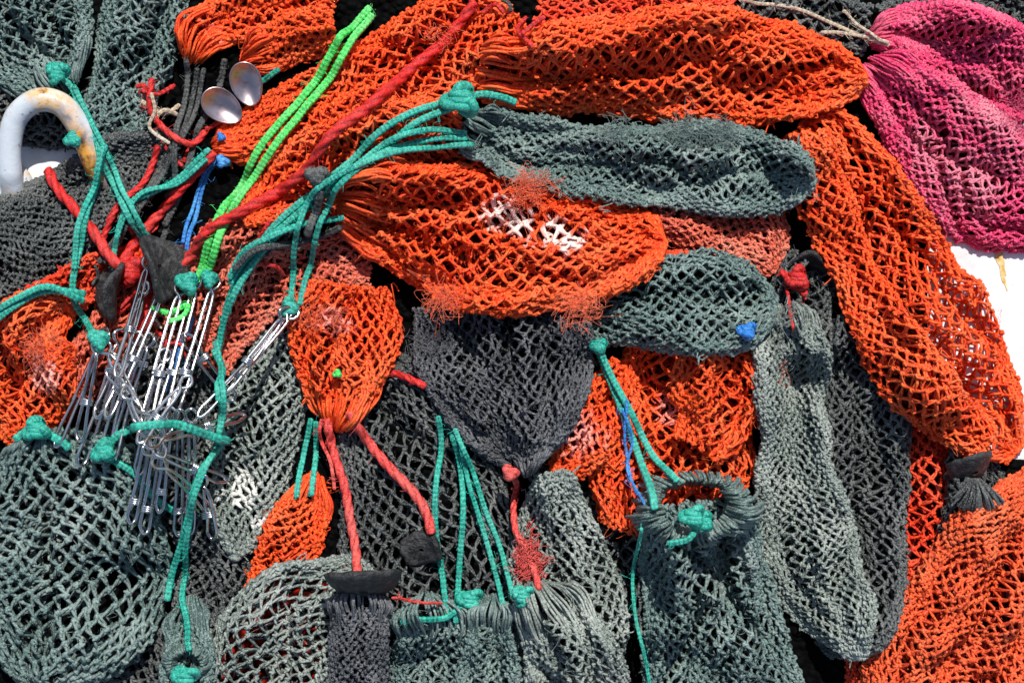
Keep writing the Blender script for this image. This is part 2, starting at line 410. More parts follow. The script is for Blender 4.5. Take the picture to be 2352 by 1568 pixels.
def knot(px,py,size,r,col,parent=None,label=None):
    z=float(samp(dil(H,2),WX(px,.2),WY(py,.2)))
    x=float(WX(px,z));y=float(WY(py,z))
    t=np.linspace(0,2*np.pi,150);rz=rs.uniform(0,6.28)
    a=np.stack([np.sin(t)+1.6*np.sin(2*t),np.cos(t)-1.6*np.cos(2*t),-np.sin(3*t)*1.1],1)/2.9*size*K
    a[:,1]*=.8
    c,s_=math.cos(rz),math.sin(rz)
    a[:,:2]=np.stack([a[:,0]*c-a[:,1]*s_,a[:,0]*s_+a[:,1]*c],1)
    C=a+np.array([x,y,z+size*K*.3])
    s=t*size*2.2
    pf=lambda g:.5+.5*np.sin(3*g[None,:]+s[:,None]*.24)*np.sin(3*g[None,:]-s[:,None]*.24)
    mb=MB();v,f=tubes(C[None],r*K*1.15,14,lambda g:(.88+.22*pf(g))[None]);mb.add(v,f,0,pf(np.arange(14)*2*np.pi/14).ravel())  # var follows the ridges, so crease shade is part of the knot colour
    t=np.linspace(0,2*np.pi*3,120)
    C=np.stack([np.cos(t)*size*.42*K+x,(t/(6*np.pi)-.5)*size*.9*K+y,np.sin(t)*size*.42*K+z+size*.35*K],1)
    v,f=tubes(C[None],r*K*1.05,10);mb.add(v,f,0,.6)
    if parent is not None:
        return mb.obj("knot",[ROPE[col]],parent=parent)
    o=mb.obj("rope_knot",[ROPE[col]]);o["label"]=label;o["category"]="knot";return o
# ================================================================ SETTING
mb=MB()
g=np.linspace(-1,1,60);GX,GY=np.meshgrid(g*1.75,g*1.35,indexing='ij')
mb.add(np.stack([GX,GY,GX*0],-1).reshape(-1,3),gridfaces(60,60))
o=mb.obj("deck",[paint("white_deck_paint",.70)],origin=(0,0,0));o["kind"]="structure"
mb=MB()
a=np.linspace(0,2*np.pi,40,endpoint=False);rad=np.linspace(.02,1,6)
RR,AA=np.meshgrid(rad,a,indexing='ij')
for (px,py,ra,rb,ti,sdd) in ((2298,605,8,50,.25,1),(2285,562,12,10,0,2)):
    w=1+.25*np.sin(3*AA+sdd)+.2*np.sin(7*AA)
    x=RR*w*ra*K*np.cos(AA);y=RR*w*rb*K*np.sin(AA)
    xx=x*math.cos(ti)-y*math.sin(ti)+float(WX(px));yy=x*math.sin(ti)+y*math.cos(ti)+float(WY(py))
    mb.add(np.stack([xx,yy,np.full_like(xx,.001+.0006*sdd)],-1).reshape(-1,3),gridfaces(6,40,True),0,.5,1.)
m,nt,b=newmat("rust_stain");c=mixrgb(nt,mr(nt,noise(nt,60,5),.4,.6),(.74,.60,.28),(.55,.32,.08));nt.links.new(c,b.inputs["Base Color"]);b.inputs["Roughness"].default_value=.8
o=mb.obj("rust_stain",[m],origin=(0,0,0));o["kind"]="structure"
n1,n2=190,130
px=np.linspace(-200,2560,n1);py=np.linspace(-200,1780,n2);PX,PY=np.meshgrid(px,py,indexing='ij')
white=((PX<225)&(PY>290)&(PY<480))|((PX>2130)&(PY>430)&(PY<1050)&((PX-2130)*1.6>(PY-880)))|((PX>2290)&(PY>60)&(PY<300))
x=WX(PX);y=WY(PY);z=.03+.02*sn(x*9,y*9,11,1.)+.008*sn(x*60,y*60,12,1.)
z=np.where(white,-.03,z)
F=gridfaces(n1,n2);keep=(~white.ravel()[F]).any(1)
mb=MB();mb.add(np.stack([x,y,z],-1).reshape(-1,3),F[keep])
o=mb.obj("net_pile",[LN['blk']],origin=(0,0,0));o["kind"]="stuff";o["label"]="dark tangled mass of old fishing netting on deck";o["category"]="netting"
splat(x,y,np.maximum(z,0),2)
G="net bags heaped on the deck"
def B(*a,**k):
    k.setdefault('group',G);return bag(*a,**k)
B([(-60,235,60),(60,275,60),(150,280,50),(260,310,60)],'blk',"dark net bag lying under bent pipe",cell=20,tmax=.04)

# ---------- white bent pipe
P=catmull([(20,480),(20,400),(24,330),(46,268),(98,235),(150,246),(188,300),(215,370),(240,450)],20);P,L=resample(P,140)
z=np.interp(np.linspace(0,1,140),[0,.15,.5,.85,1],[.02,.08,.13,.09,.02])
X=WX(P[:,0],.09);Y=WY(P[:,1],.09)
mb=MB();C=np.stack([X,Y,z],1);v,f=tubes(C[None],27*K,24)
rz=np.clip((P[:,0]-135)/45,0,1)*np.clip(.9+1.1*sn(P[:,1]/14,P[:,0]/14,5,1.),0,1)
bv=np.repeat(rz,24)*np.clip(.5+.9*np.sin(np.tile(np.arange(24),140)*2*np.pi/24+1.2),0,1)
mb.add(v,f,0,.5,bv)
pipe=mb.obj("bent_pipe",[paint("white_pipe_paint",.62,(.60,.65,.70))]);pipe["label"]="white painted bent metal pipe with rust on its curve";pipe["category"]="pipe"
mb=MB()
a=np.linspace(0,2*np.pi,32,endpoint=False)
pr=[(27,30),(46,26),(54,12),(52,0)]
V=np.array([[float(WX(20))+q*K*math.cos(t)*1.1,float(WY(425))+q*K*math.sin(t),h*K+.002] for q,h in pr for t in a])
mb.add(V,gridfaces(4,32,True))
mb.obj("weld_flange",[pipe.data.materials[0]],parent=pipe)
splat(C[:,0],C[:,1],C[:,2]*0+.03,3)

# ================================================================ NET BAGS (bottom to top)
B([(1280,40,60),(1500,10,80),(1800,20,80),(2000,60,60)],'blk',"black net bag under orange bag")
B([(2030,40,30),(2150,0,60),(2300,20,70),(2450,60,60)],'blk',"black net bag beside pink net bag",cell=20)
B([(1240,10,90),(1500,60,110),(1700,60,90)],'red',"red net bag folded beneath orange one")
B([(1000,280,70),(800,350,110),(640,440,90),(540,560,60)],'red',"dark orange net bag beneath ropes",cell=24)
B([(600,520,60),(450,640,90),(300,760,110),(180,900,90)],'sal',"faded orange net bag behind wire clips",cell=24)
B([(420,800,80),(360,950,120),(330,1100,130),(330,1250,120)],'blk',"black net bag behind wire clips")
B([(480,1180,60),(490,1300,90),(480,1450,100),(470,1620,90)],'blk',"black net bag with fine mesh",cell=20)
B([(120,1480,100),(250,1540,140),(380,1600,100)],'blk',"black net bag beneath round bag",cell=22)
B([(1500,480,50),(1640,500,110),(1740,540,90),(1790,620,30)],'sal',"faded coral net bag under grey bag",cell=22)
B([(1880,600,60),(1840,700,70),(1850,800,80)],'blk',"black net bag in shadow")
B([(1440,560,40),(1500,650,90),(1650,720,110)],'red',"red orange net bag under grey one")
B([(2100,860,70),(2120,1050,82),(2120,1200,92),(2080,1350,85),(2020,1500,75),(1990,1600,60)],'red',"orange net bag hanging beside dark bag",cell=24)
B([(2250,1020,60),(2250,1150,80),(2200,1250,60)],'blk',"black net bag in gap")
B([(2480,1080,60),(2400,1230,190),(2290,1390,210),(2180,1560,220),(2120,1700,160)],'brn',"wide rusty orange net bag with fine mesh",cell=23,r=3.2,asp=1.,crz=4,fold=.8)
B([(820,820,60),(900,960,150),(960,1120,190),(1000,1300,210),(1020,1450,180)],'blk',"wide black net bag with open diamond mesh",cell=30,tmax=.06,asp=1.3)
B([(1130,860,60),(1290,1000,120),(1400,1150,130),(1420,1300,110),(1430,1450,100)],'blk',"black net bag beside orange bags",cell=28)
B([(1600,750,140),(1590,860,165),(1575,960,160),(1560,1050,175),(1520,1150,170),(1490,1230,120)],'org',"bright orange net bag with snagged twine",cell=26,spots=((1700,860,50,.5),(1560,940,50,.4)),tufts=((1745,880,90,60),(1700,850,40,50)),crz=5,fold=.9,fuzz=140)
B([(1640,800,80),(1650,880,110),(1640,960,100),(1600,1030,60)],'org',"bright orange netting fold with torn threads",cell=24,crz=4,fold=1.,fuzz=140)
B([(1440,850,30),(1390,920,60),(1340,1010,70),(1300,1090,40),(1270,1120,10)],'org',"pale orange net bag twisted at end",cell=22,spots=((1330,1000,60,.35),))
B([(2010,690,40),(1990,780,80),(1990,900,95),(1990,1050,92),(1985,1200,90),(1985,1330,85),(1960,1430,75),(1900,1500,20)],'blk',"black grey long net bag",cell=20,tmax=.08,crz=4,fold=1.)
B([(1800,715,55),(1815,800,78),(1822,930,84),(1830,1080,92),(1855,1220,104),(1885,1340,100),(1925,1430,80),(1955,1500,20)],'gry',"long grey net bag with tight knitted mesh",cell=17,asp=1.2,r=2.8,tmax=.08,fold=1.1,tufts=((1800,720,40,35),),crz=6,g0=50)
B([(640,760,50),(620,880,85),(590,1000,95),(570,1110,90),(555,1210,70),(540,1290,12)],'gry',"grey net bag with bleached white patch",cell=22,spots=((560,1130,50,.9),(600,1200,26,.9)),tmax=.08,crz=3)
B([(1280,1080,40),(1280,1200,95),(1290,1330,120),(1310,1460,125),(1320,1620,110)],'gry',"grey green net bag with wide mouth",cell=24,crz=3)
B([(712,1100,22),(698,1180,60),(665,1270,72),(630,1370,60),(590,1450,25)],'org',"small bright orange net bag",cell=20,tmax=.08,g0=75)
B([(835,1290,35),(790,1340,90),(700,1430,150),(640,1540,160),(600,1680,150)],'gry',"grey green net bag with orange one inside",cell=25,inner='org',spots=((640,1400,70,.2),),crz=4,fold=.8)
B([(330,-60,90),(310,60,100),(285,180,85),(250,270,75),(210,330,40)],'grn',"dark green grey net bag draped near pipe",cell=22,tmax=.08,crz=4,fold=.9)
B([(60,-80,140),(60,20,150),(90,120,130),(140,205,60)],'grn',"dark green grey net bag tied with teal rope",cell=22,crz=4,fold=.9,g1=70)
B([(390,330,40),(260,400,80),(120,500,110),(0,575,120),(-100,640,120)],'blk',"charcoal net bag with tight mesh",cell=18,asp=1.,r=2.8,tmax=.07,inner='grn')
B([(330,560,20),(230,610,50),(120,680,50),(30,760,60)],'red',"orange net bag strip under teal rope",cell=22)
B([(760,30,60),(640,10,80),(540,20,75),(470,60,52),(430,120,28)],'org',"orange net bag with gathered end",cell=20,spots=((440,90,50,.3),),crz=3,g1=105,gh=.02,tmax=.08)
B([(760,60,60),(690,80,60),(640,98,52),(590,115,45),(552,125,25)],'org',"orange red net bag gathered at end",cell=18,g1=85,gh=.02,tmax=.08)
B([(1180,20,60),(1100,70,120),(960,150,125),(820,220,110),(680,270,95),(560,310,65),(484,328,26)],'org',"orange net bag with closed round end",cell=24,tmax=.08,tufts=((1010,90,25,40),),crz=5,fold=.9,g1=55)
B([(1060,330,70),(900,330,90),(760,380,100),(660,440,80),(560,500,30)],'org',"orange net bag under lime rope",cell=24,crz=3)
B([(2010,80,30),(2070,72,62),(2190,105,95),(2290,160,115),(2400,230,120)],'pnk',"magenta net bag gathered at neck",cell=17,r=2.9,tmax=.08,crz=4,g0=60,fold=.7)
B([(1998,150,42),(2080,235,90),(2170,330,128),(2260,405,145),(2340,450,130),(2450,480,90)],'pnk',"faded pink net bag with white edge",cell=20,r=3.0,spots=((2200,400,140,.35),(2300,260,90,.35)),tufts=((2335,250,50,50),),crz=3,g0=85,fold=.6)
B([(1850,275,50),(1890,310,88),(1960,420,108),(2040,560,122),(2120,710,138),(2210,850,138),(2290,960,100),(2345,1040,30)],'org',"long orange net bag lying over deck",cell=28,lin=0,tmax=.10,fold=1.1,tufts=((2180,950,60,50),),crz=6,r=3.2)
B([(1870,300,50),(1910,450,60),(1970,600,60),(2030,760,65),(2130,910,70),(2280,1020,50)],'org',"orange inner fold of long net bag",cell=24,tmax=.06,group=G,crz=4,fold=1.1)
B([(1112,160,60),(1150,165,62),(1200,162,75),(1260,158,92),(1400,150,112),(1600,148,130),(1780,155,118),(1900,165,90),(1975,172,50),(2003,178,12)],'org',"plump bright orange net bag",cell=27,r=3.5,tmax=.10,fold=.8,fuzz=100,crz=4,g0=110,gh=.02)
B([(1190,735,30),(1330,720,70),(1480,695,105),(1620,690,120),(1720,700,105),(1790,710,30)],'grn',"dark grey green net bag with blue knot",cell=23,tmax=.08,tufts=((1700,745,20,25),),crz=5,fold=1.)
B([(850,600,50),(760,600,60),(670,625,65),(590,680,62),(530,760,50),(490,850,30)],'sal',"salmon brown net bag bunched up",cell=20,tmax=.08,spots=((560,640,50,.2),),crz=5,fold=1.)
B([(800,655,90),(792,740,130),(782,820,118),(775,890,88),(770,945,58),(765,975,36)],'org',"orange net bag gathered with red rope",cell=24,tmax=.09,spots=((760,740,40,.4),),tufts=((740,730,70,50),),crz=6,fold=1.2,g1=85,gh=.018)
B([(1150,690,195),(1160,790,208),(1172,880,190),(1182,960,158),(1197,1030,100),(1212,1080,30)],'nav',"charcoal net bag tapering to red cord",cell=22,r=2.8,tmax=.08,inner='blk',tufts=((985,790,60,45),),crz=5,fold=.9,g1=40)
B([(785,470,72),(830,480,88),(920,500,125),(1060,540,168),(1200,565,160),(1350,575,130),(1460,568,90),(1515,560,45),(1530,558,10)],'org',"wide orange net bag with whitened worn patch",cell=28,r=3.5,tmax=.10,spots=((1150,480,42,1.),(1200,505,45,1.),(1260,535,42,1.),(1310,555,34,1.)),tufts=((1215,430,80,60),(1020,690,60,55),(1330,710,60,60)),fuzz=200,crz=4,fold=.8,g0=105,gh=.016)
B([(1078,285,50),(1110,300,66),(1200,330,78),(1330,355,80),(1500,380,92),(1660,395,108),(1780,410,92),(1840,420,55),(1860,425,12)],'grn',"long grey green net bag with frayed top",cell=20,r=3.1,tmax=.10,fold=1.1,spots=((1600,330,60,.3),),tufts=((1560,310,100,60),(1650,310,80,50),(1420,300,40,40)),fuzz=200,crz=5,g0=75)
B([(150,700,30),(90,740,80),(60,820,110),(60,900,110),(40,980,80),(0,1020,30)],'org',"orange net bag with snagged pale threads",cell=24,tmax=.08,spots=((100,860,50,.5),),tufts=((100,800,80,60),),crz=4)
B([(100,1005,70),(105,1040,150),(120,1110,212),(140,1220,236),(142,1340,234),(120,1450,205),(100,1540,140),(95,1600,50)],'grn',"large round grey green net bag with wide mesh",cell=37,r=4.1,asp=1.,tmax=.15,lin=1,inner='blk',fuzz=120,spots=((150,1200,120,.2),),jit=.11,crz=1,fold=.35,g0=30,bunch=.1)
B([(425,1400,22),(428,1425,40),(432,1490,52),(430,1560,60),(430,1640,80)],'grn',"small grey net bag with open mouth",cell=17,g0=60,tmax=.07,crz=3,ruf=((432,1520,0,360,28,52,40,.028,.8),))
B([(985,1382,45),(987,1400,84),(990,1450,84),(980,1520,98),(990,1620,100)],'grn',"grey green net bag with drawstring rim",cell=19,tmax=.09,g0=95,gh=.028,crz=4,fold=.9)
B([(1130,1380,22),(1130,1398,46),(1128,1440,46),(1120,1510,66),(1120,1600,75)],'grn',"small grey green net bag with looped rim",cell=17,tmax=.10,g0=90,gh=.028,crz=3,fold=.9)
B([(1228,1352,30),(1234,1372,62),(1268,1440,86),(1310,1530,112),(1330,1620,120)],'gry',"grey net bag with gathered pleats",cell=17,asp=1.4,tmax=.10,g0=125,gh=.028,crz=4,fold=.9)
B([(825,1355,35),(825,1375,62),(822,1430,64),(820,1500,75),(815,1620,82)],'nav',"narrow navy black net bag",cell=16,r=2.8,asp=1.2,tmax=.10,g0=85,gh=.02,crz=4,fold=.9)
B([(1598,1150,125),(1605,1210,140),(1620,1320,150),(1650,1450,162),(1680,1640,190)],'grn',"open mouthed grey green net bag with teal cord",cell=23,r=3.4,tmax=.12,spots=((1650,1300,100,.2),),fuzz=160,crz=5,fold=1.,ruf=((1597,1160,0,180,84,148,52,.052,.58),(1597,1150,180,360,80,136,48,.046,.44)))

# ================================================================ SPOONS
def spoon(px,py,rot,label):
    n,mn=16,32
    rr_=np.linspace(0.02,1,n);aa=np.linspace(0,2*np.pi,mn,endpoint=False);R1,A1=np.meshgrid(rr_,aa,indexing='ij')
    x=R1*np.cos(A1)*.034*(1+.15*np.sin(A1));y=R1*np.sin(A1)*.050;z=.016*R1**2
    V=np.stack([x,y,z],-1).reshape(-1,3);V2=V.copy();V2[:,2]-=.0025;V2[:,:2]*=1.01
    mb=MB();mb.add(V,gridfaces(n,mn,True));mb.add(V2,gridfaces(n,mn,True)[:,::-1])
    t=np.linspace(0,2*np.pi,60);C=np.stack([np.cos(t)*.034*(1+.15*np.sin(t)),np.sin(t)*.050,t*0+.0155],1)
    v,f=tubes(C[None],.0022,8);mb.add(v,f)
    c,s=math.cos(rot),math.sin(rot)
    z0=float(samp(H,WX(px,.1),WY(py,.1)))+.03
    for k in range(len(mb.V)):
        q=mb.V[k].copy();tl=.35
        q=np.stack([q[:,0],q[:,1]*math.cos(tl)-q[:,2]*math.sin(tl),q[:,1]*math.sin(tl)+q[:,2]*math.cos(tl)],1)
        mb.V[k]=np.stack([q[:,0]*c-q[:,1]*s+float(WX(px,z0)),q[:,0]*s+q[:,1]*c+float(WY(py,z0)),q[:,2]+z0],1)
    o=mb.obj("metal_spoon",[SPOON]);o["label"]=label;o["category"]="spoon";o["group"]="spoon shaped metal discs"
spoon(567,190,.25,"shiny oval metal spoon disc above orange bag")
spoon(508,243,.95,"shiny oval metal spoon disc among black cords")

# ================================================================ ROPES (lower ones first)
def R(*a,**k):return rope(*a,**k)
R([(270,600),(320,640),(335,720),(318,800),(310,870)],'red',"red laid rope hanging behind wire clips",r=13,kind='laid',knots=((300,620,30),))
R([(250,1050),(310,1090),(350,1140),(395,1180)],'teal',"teal braided rope beneath wire clips",r=9)
R([(430,720),(400,840),(380,900)],'blue',"blue cord hanging behind wire clips",r=8)
q_=np.random.RandomState(21)
for (cx,cy,w,h,n) in ((390,260,60,90,9),(350,420,80,80,6),(310,640,110,60,8),(400,760,50,60,3),(1850,640,40,50,3),(1270,20,120,20,4),(560,560,60,50,3)):
    for k in range(n):
        x0=cx+q_.uniform(-w,w);y0=cy+q_.uniform(-h,h);a=q_.uniform(0,6.28);l=q_.uniform(22,48)
        x1=x0+l*math.cos(a);y1=y0+l*math.sin(a);x2=x1+l*math.cos(a+q_.uniform(-1.6,1.6));y2=y1+l*math.sin(a+q_.uniform(-1.6,1.6))
        cc=('red','beige','red','black','red')[q_.randint(5)]
        R([(x0,y0),(x1,y1),(x2,y2)],cc,{'red':"short red cord scrap in the heap",'beige':"short pale cord scrap in the heap",'black':"short black cord scrap in the heap"}[cc],r=q_.uniform(3.5,7),name="cord_scrap",cat="cord",group="cord scraps caught in the nets")
# ================================================================ WIRE CLIPS
def clip(x0,y0,x1,y1,w=15,r=3.9,label="long stainless steel wire clip",slide=.6):
    L=math.hypot(x1-x0,y1-y0)
    full=[(-w*.30,L*.55),(-w*.5,L*.75),(-w*.6,L*.88),(-w*.6,L-12),(0,L+4),(w*.6,L-12),(w*.5,L*.7),(w*.42,L*.4),(w*.38,42)]+[(3,20),(-10,6),(-12,-8),(0,-18),(12,-8),(10,6),(-3,20),(-w*.38,42),(-w*.42,L*.35),(-w*.48,L*.6)]
    A=catmull(full,10)
    dx,dy=(x1-x0)/L,(y1-y0)/L
    bend=rs.normal(0,3.5)*np.sin(np.clip(A[:,1]/L,0,1)*np.pi)
    A[:,0]+=bend
    X=x0+A[:,0]*dy*1.0+A[:,1]*dx;Y=y0-A[:,0]*dx+A[:,1]*dy
    tt=A[:,1]/L
    base=dil(H,2)
    za=float(samp(base,WX(x0,.2),WY(y0,.2)));zb=float(samp(base,WX(x1,.2),WY(y1,.2)));zmid=float(samp(base,WX((x0+x1)/2,.2),WY((y0+y1)/2,.2)))
    lift=max(0,zmid-(za+zb)/2)
    zz=za*(1-tt)+zb*tt+lift+.006+rs.uniform(0,.012)+A[:,0]*K*rs.uniform(-1.,1.)
    zz=zz+.002*np.sin(np.linspace(0,14,len(tt)))
    zm=zz.mean()
    C=np.stack([WX(X,zm),WY(Y,zm),zz],1)
    mb=MB();v,f=tubes(C[None],r*K,8);mb.add(v,f)
    o=mb.obj("wire_clip",[STEEL]);o["label"]=label;o["category"]="clip";o["group"]="stainless wire clips strung on ropes"
    n=50;t=np.linspace(0,2*np.pi*2.5,n);s=slide
    cx=x0+dx*L*s;cy=y0+dy*L*s
    k=int(np.argmin(np.abs(tt-s)))
    la=np.cos(t)*w*.72;al=(t/t[-1]-.5)*12
    C2=np.stack([WX(cx+la*dy+al*dx,zm),WY(cy-la*dx+al*dy,zm),zz[k]+np.sin(t)*.006],1)
    q=MB();v,f=tubes(C2[None],r*K*.9,7);q.add(v,f);q.obj("coil",[STEEL],parent=o)
    splat(C[:,0],C[:,1],C[:,2]-.010,0)
for k in range(5):
    clip(238+k*34+rs.uniform(-6,6),775+k*6+rs.uniform(-20,20),145+k*44+rs.uniform(-14,14),1035+k*12+rs.uniform(-30,20),slide=.15+.08*rs.rand(),w=16)
for k in range(5):
    clip(345+k*26+rs.uniform(-5,5),960+rs.uniform(-10,10),280+k*34+rs.uniform(-22,22),1180+k*14+rs.uniform(-40,40),w=15,slide=.8)
for k in range(4):
    clip(318+k*44+rs.uniform(-8,8),645+k*4+rs.uniform(-15,20),222+k*54+rs.uniform(-16,16),960+k*10+rs.uniform(-25,15),w=18,r=4.3,slide=.55+.1*rs.rand())
clip(484,650,394,990,w=17,r=4.3,label="wire clip hung from teal knot")
clip(235,800,335,970,w=18);clip(225,795,178,1010,w=18)
clip(520,905,435,770,w=22);clip(340,960,240,850,w=20);clip(360,1030,500,1110,w=16);clip(380,1060,470,1190,w=16);clip(370,1010,540,960,w=16)
clip(470,1100,480,1240,w=20);clip(328,600,290,860,w=13);clip(290,905,380,1045,w=20);clip(420,880,330,1010,w=20)

for dx,lab in ((0,0),(16,1)):
    R([(455+dx,150),(425+dx,260),(370+dx,380),(300+dx,500),(235+dx,610)],'black',"thin black cord running to wire clips",r=7,kind='braid',group="black cords")
R([(430,140),(420,270),(400,420),(370,560)],'black',"thin black cord beside spoons",r=8,group="black cords")
R([(520,130),(500,200),(455,300),(430,400),(380,520)],'black',"thick black cord beneath red rope",r=9,group="black cords")
R([(345,180),(350,260),(430,330),(470,300)],'red',"red cord loop under the cords",r=8,kind='laid')
R([(360,330),(330,420),(270,480),(230,560)],'red',"short red cord in shadow",r=8,kind='laid')
R([(350,210),(355,250),(340,290),(390,330)],'beige',"pale string tied around cords",r=5)
R([(640,160),(600,185),(560,210)],'teal',"short teal rope by metal spoons",r=8)
R([(520,368),(480,385),(455,440),(440,520),(430,600)],'blue',"bright blue braided cord",r=6,knots=((512,372,14),))
R([(500,365),(465,400),(440,470),(425,560)],'blue',"bright blue braided cord beside another",r=5)
R([(500,350),(430,420),(360,490),(310,560),(285,610)],'red',"red laid rope joining toggle",r=12,kind='laid')
R([(480,340),(420,400),(350,440),(300,470),(270,540)],'teal',"teal braided rope behind red ropes",r=8)
R([(470,360),(400,420),(320,450),(270,560),(260,640)],'teal',"teal braided rope in shadow",r=7)
tg="teal braided ropes fanning from the big knot"
R([(1045,228),(960,262),(870,320),(790,390),(700,460),(620,530),(560,610),(515,700),(490,800)],'teal',"long teal braided rope from knot",r=9,group=tg)
R([(1050,245),(960,285),(880,345),(800,405),(700,480),(610,570),(550,650),(505,740),(480,830)],'teal',"long teal braided rope from knot",r=9,group=tg)
R([(1070,300),(980,303),(890,330),(820,385),(750,430),(650,520),(600,560),(550,600),(520,650)],'teal',"long teal braided rope from net mouth",r=8,group=tg)
R([(790,500),(700,512),(620,545),(560,580),(525,640)],'teal',"teal braided rope under long ropes",r=8,group=tg)
R([(780,520),(720,545),(650,565),(590,580),(540,620)],'black',"black cord lying along teal ropes",r=9,group="black cords")
R([(730,400),(735,450),(715,500),(700,540)],'black',"black cord knotted round teal ropes",r=11,group="black cords",knots=((728,405,20),))
R([(1075,318),(980,325),(880,355),(790,420),(740,500),(700,600),(680,700)],'teal',"teal rope leading to wire clip",r=8,group=tg)
R([(1085,332),(990,340),(900,350),(800,390),(715,450),(685,520),(665,600),(655,700)],'teal',"teal rope leading to wire clip",r=8,group=tg,knots=((665,705,22),))
R([(1050,240),(1100,215),(1150,220),(1185,232)],'teal',"teal rope end with big knot",r=10,group=tg,knots=((1058,232,44),(1060,224,30)))
clip(665,720,470,950,w=14,label="wire clip stretched from teal rope knot")
clip(650,720,520,900,w=14,label="wire clip stretched from teal rope knot")
R([(845,5),(800,60),(735,160),(640,285),(575,385),(510,490),(480,570),(455,650)],'lime',"lime green braided rope",r=10.5,group="lime green ropes")
R([(848,20),(815,70),(760,165),(670,290),(600,385),(555,450),(515,520),(490,600),(465,640)],'lime',"lime green braided rope beside its twin",r=10.5,group="lime green ropes")
R([(345,705),(390,718),(430,700),(420,725),(385,738)],'lime',"lime green rope tail at clips",r=7)
R([(1095,-10),(1015,85),(925,165),(862,245),(775,318),(712,390),(640,436),(560,488),(480,530),(430,580),(400,615)],'red',"long thick red laid rope",r=13,kind='laid')
R([(100,385),(125,430),(165,475),(210,530),(255,590),(300,630)],'red',"red laid rope with cut end",r=13,kind='laid')
R([(140,175),(165,200),(190,260),(222,320),(240,380),(285,460),(325,545)],'teal',"teal braided rope tied to grey bag",r=9,knots=((133,168,26),))
R([(165,190),(200,270),(240,340),(275,420),(315,500),(335,550)],'teal',"teal braided rope beside another",r=7)
R([(250,330),(225,400),(195,500),(175,600),(170,680),(195,740),(228,775)],'teal',"teal braided rope looping to wire clips",r=9,knots=((228,780,22),))
R([(235,340),(215,430),(180,520),(165,620)],'teal',"teal braided rope crossing charcoal bag",r=8)
R([(-20,750),(40,700),(100,665),(180,672)],'teal',"teal braided rope across orange bag",r=10)
R([(-20,725),(50,680),(110,655),(180,690)],'teal',"teal braided rope across orange bag",r=9)
R([(490,780),(505,830),(520,900),(515,980),(480,1050),(450,1130),(420,1230),(385,1330),(375,1390)],'teal',"teal braided rope hanging to small bag",r=9)
R([(480,800),(520,870),(525,930),(500,1020),(470,1100),(445,1170),(415,1290),(400,1370),(420,1430),(440,1490)],'teal',"teal braided rope hanging to small bag",r=8,knots=((425,1555,34),))
bg="teal drawstrings in the bottom nets"
R([(1002,955),(1008,1030),(1005,1100),(1003,1240),(1015,1340),(1030,1430)],'teal',"long teal drawstring lying over black nets",r=8,group=bg)
R([(1040,1000),(1055,1080),(1062,1180),(1055,1300),(1045,1430)],'teal',"long teal drawstring lying over black nets",r=8,group=bg,knots=((1080,1375,30),))
R([(1060,1020),(1080,1120),(1110,1230),(1140,1330),(1160,1400)],'teal',"teal drawstring to small bag",r=7,group=bg)
R([(1050,980),(1095,1100),(1125,1200),(1155,1300),(1180,1370)],'teal',"teal drawstring to small bag",r=7,group=bg,knots=((1200,1365,26),))
R([(925,1425),(970,1420),(1025,1425),(1075,1380)],'teal',"teal drawstring around net rim",r=8,group=bg)
R([(712,960),(700,1040),(688,1140)],'teal',"short teal cord above orange bag",r=8)
R([(728,965),(722,1050),(716,1140)],'teal',"short teal cord above orange bag",r=8)
R([(1372,785),(1400,870),(1430,950),(1465,1030),(1485,1100),(1490,1160)],'teal',"teal drawstring of open bag",r=10,knots=((1375,795,14),))
R([(1378,800),(1420,890),(1460,970),(1500,1050),(1550,1105)],'teal',"teal drawstring of open bag",r=9)
R([(1440,915),(1432,990),(1445,1060),(1462,1130)],'blue',"thin blue cord beside teal ones",r=3.5)
R([(1430,940),(1450,1010),(1440,1080),(1475,1150)],'blue',"thin blue cord beside teal ones",r=3.5)
R([(1530,1245),(1575,1235),(1600,1210)],'teal',"teal drawstring inside bag mouth",r=8,knots=((1590,1185,28),(1615,1198,22)))
R([(1462,1200),(1456,1300),(1462,1400),(1480,1500),(1500,1600)],'teal',"teal cord along bag edge",r=5)
R([(35,1010),(80,985),(140,1010),(160,1030)],'teal',"teal rope gathering round bag mouth",r=11,knots=((85,985,28),))
R([(235,1040),(270,1000),(340,975),(420,975),(480,1000),(515,1015)],'teal',"teal rope threaded through wire clips",r=11,knots=((240,1035,24),))
R([(800,945),(840,1010),(890,1070),(945,1130),(975,1175),(990,1225)],'coral',"faded red laid rope below orange bag",r=12,kind='laid')
R([(750,960),(765,1040),(790,1120),(805,1200),(818,1260),(826,1330)],'coral',"faded red laid rope running to toggle",r=11,kind='laid')
R([(740,960),(735,1010),(755,1060),(765,1130)],'coral',"thin orange cord beside faded red rope",r=5)
o7=R([(1170,1080),(1185,1110),(1180,1160),(1185,1220),(1205,1260),(1225,1310),(1235,1345)],'coral',"thin frayed red cord hanging from charcoal bag",r=8,kind='laid',knots=((1172,1085,16),))
q=MB();zt=float(samp(H,WX(1212,.1),WY(1290,.1)))+.006
p=np.array([float(WX(1214,zt)),float(WY(1292,zt)),zt])+rs.normal(0,1,(420,3))*np.array([.012,.024,.004])
v,f=tubes(curls(p,rs,.020,14),.0008,3);q.add(v,f,0,.9);q.obj("frayed_fibre",[ROPE['coral']],parent=o7)
R([(1690,12),(1780,8),(1880,35),(1960,65),(2015,95),(2040,105)],'beige',"thin beige cord over orange bag",r=5,group="beige cords")
R([(1885,75),(1940,70),(1990,82),(2040,100)],'beige',"thin beige cord over orange bag",r=5,group="beige cords")
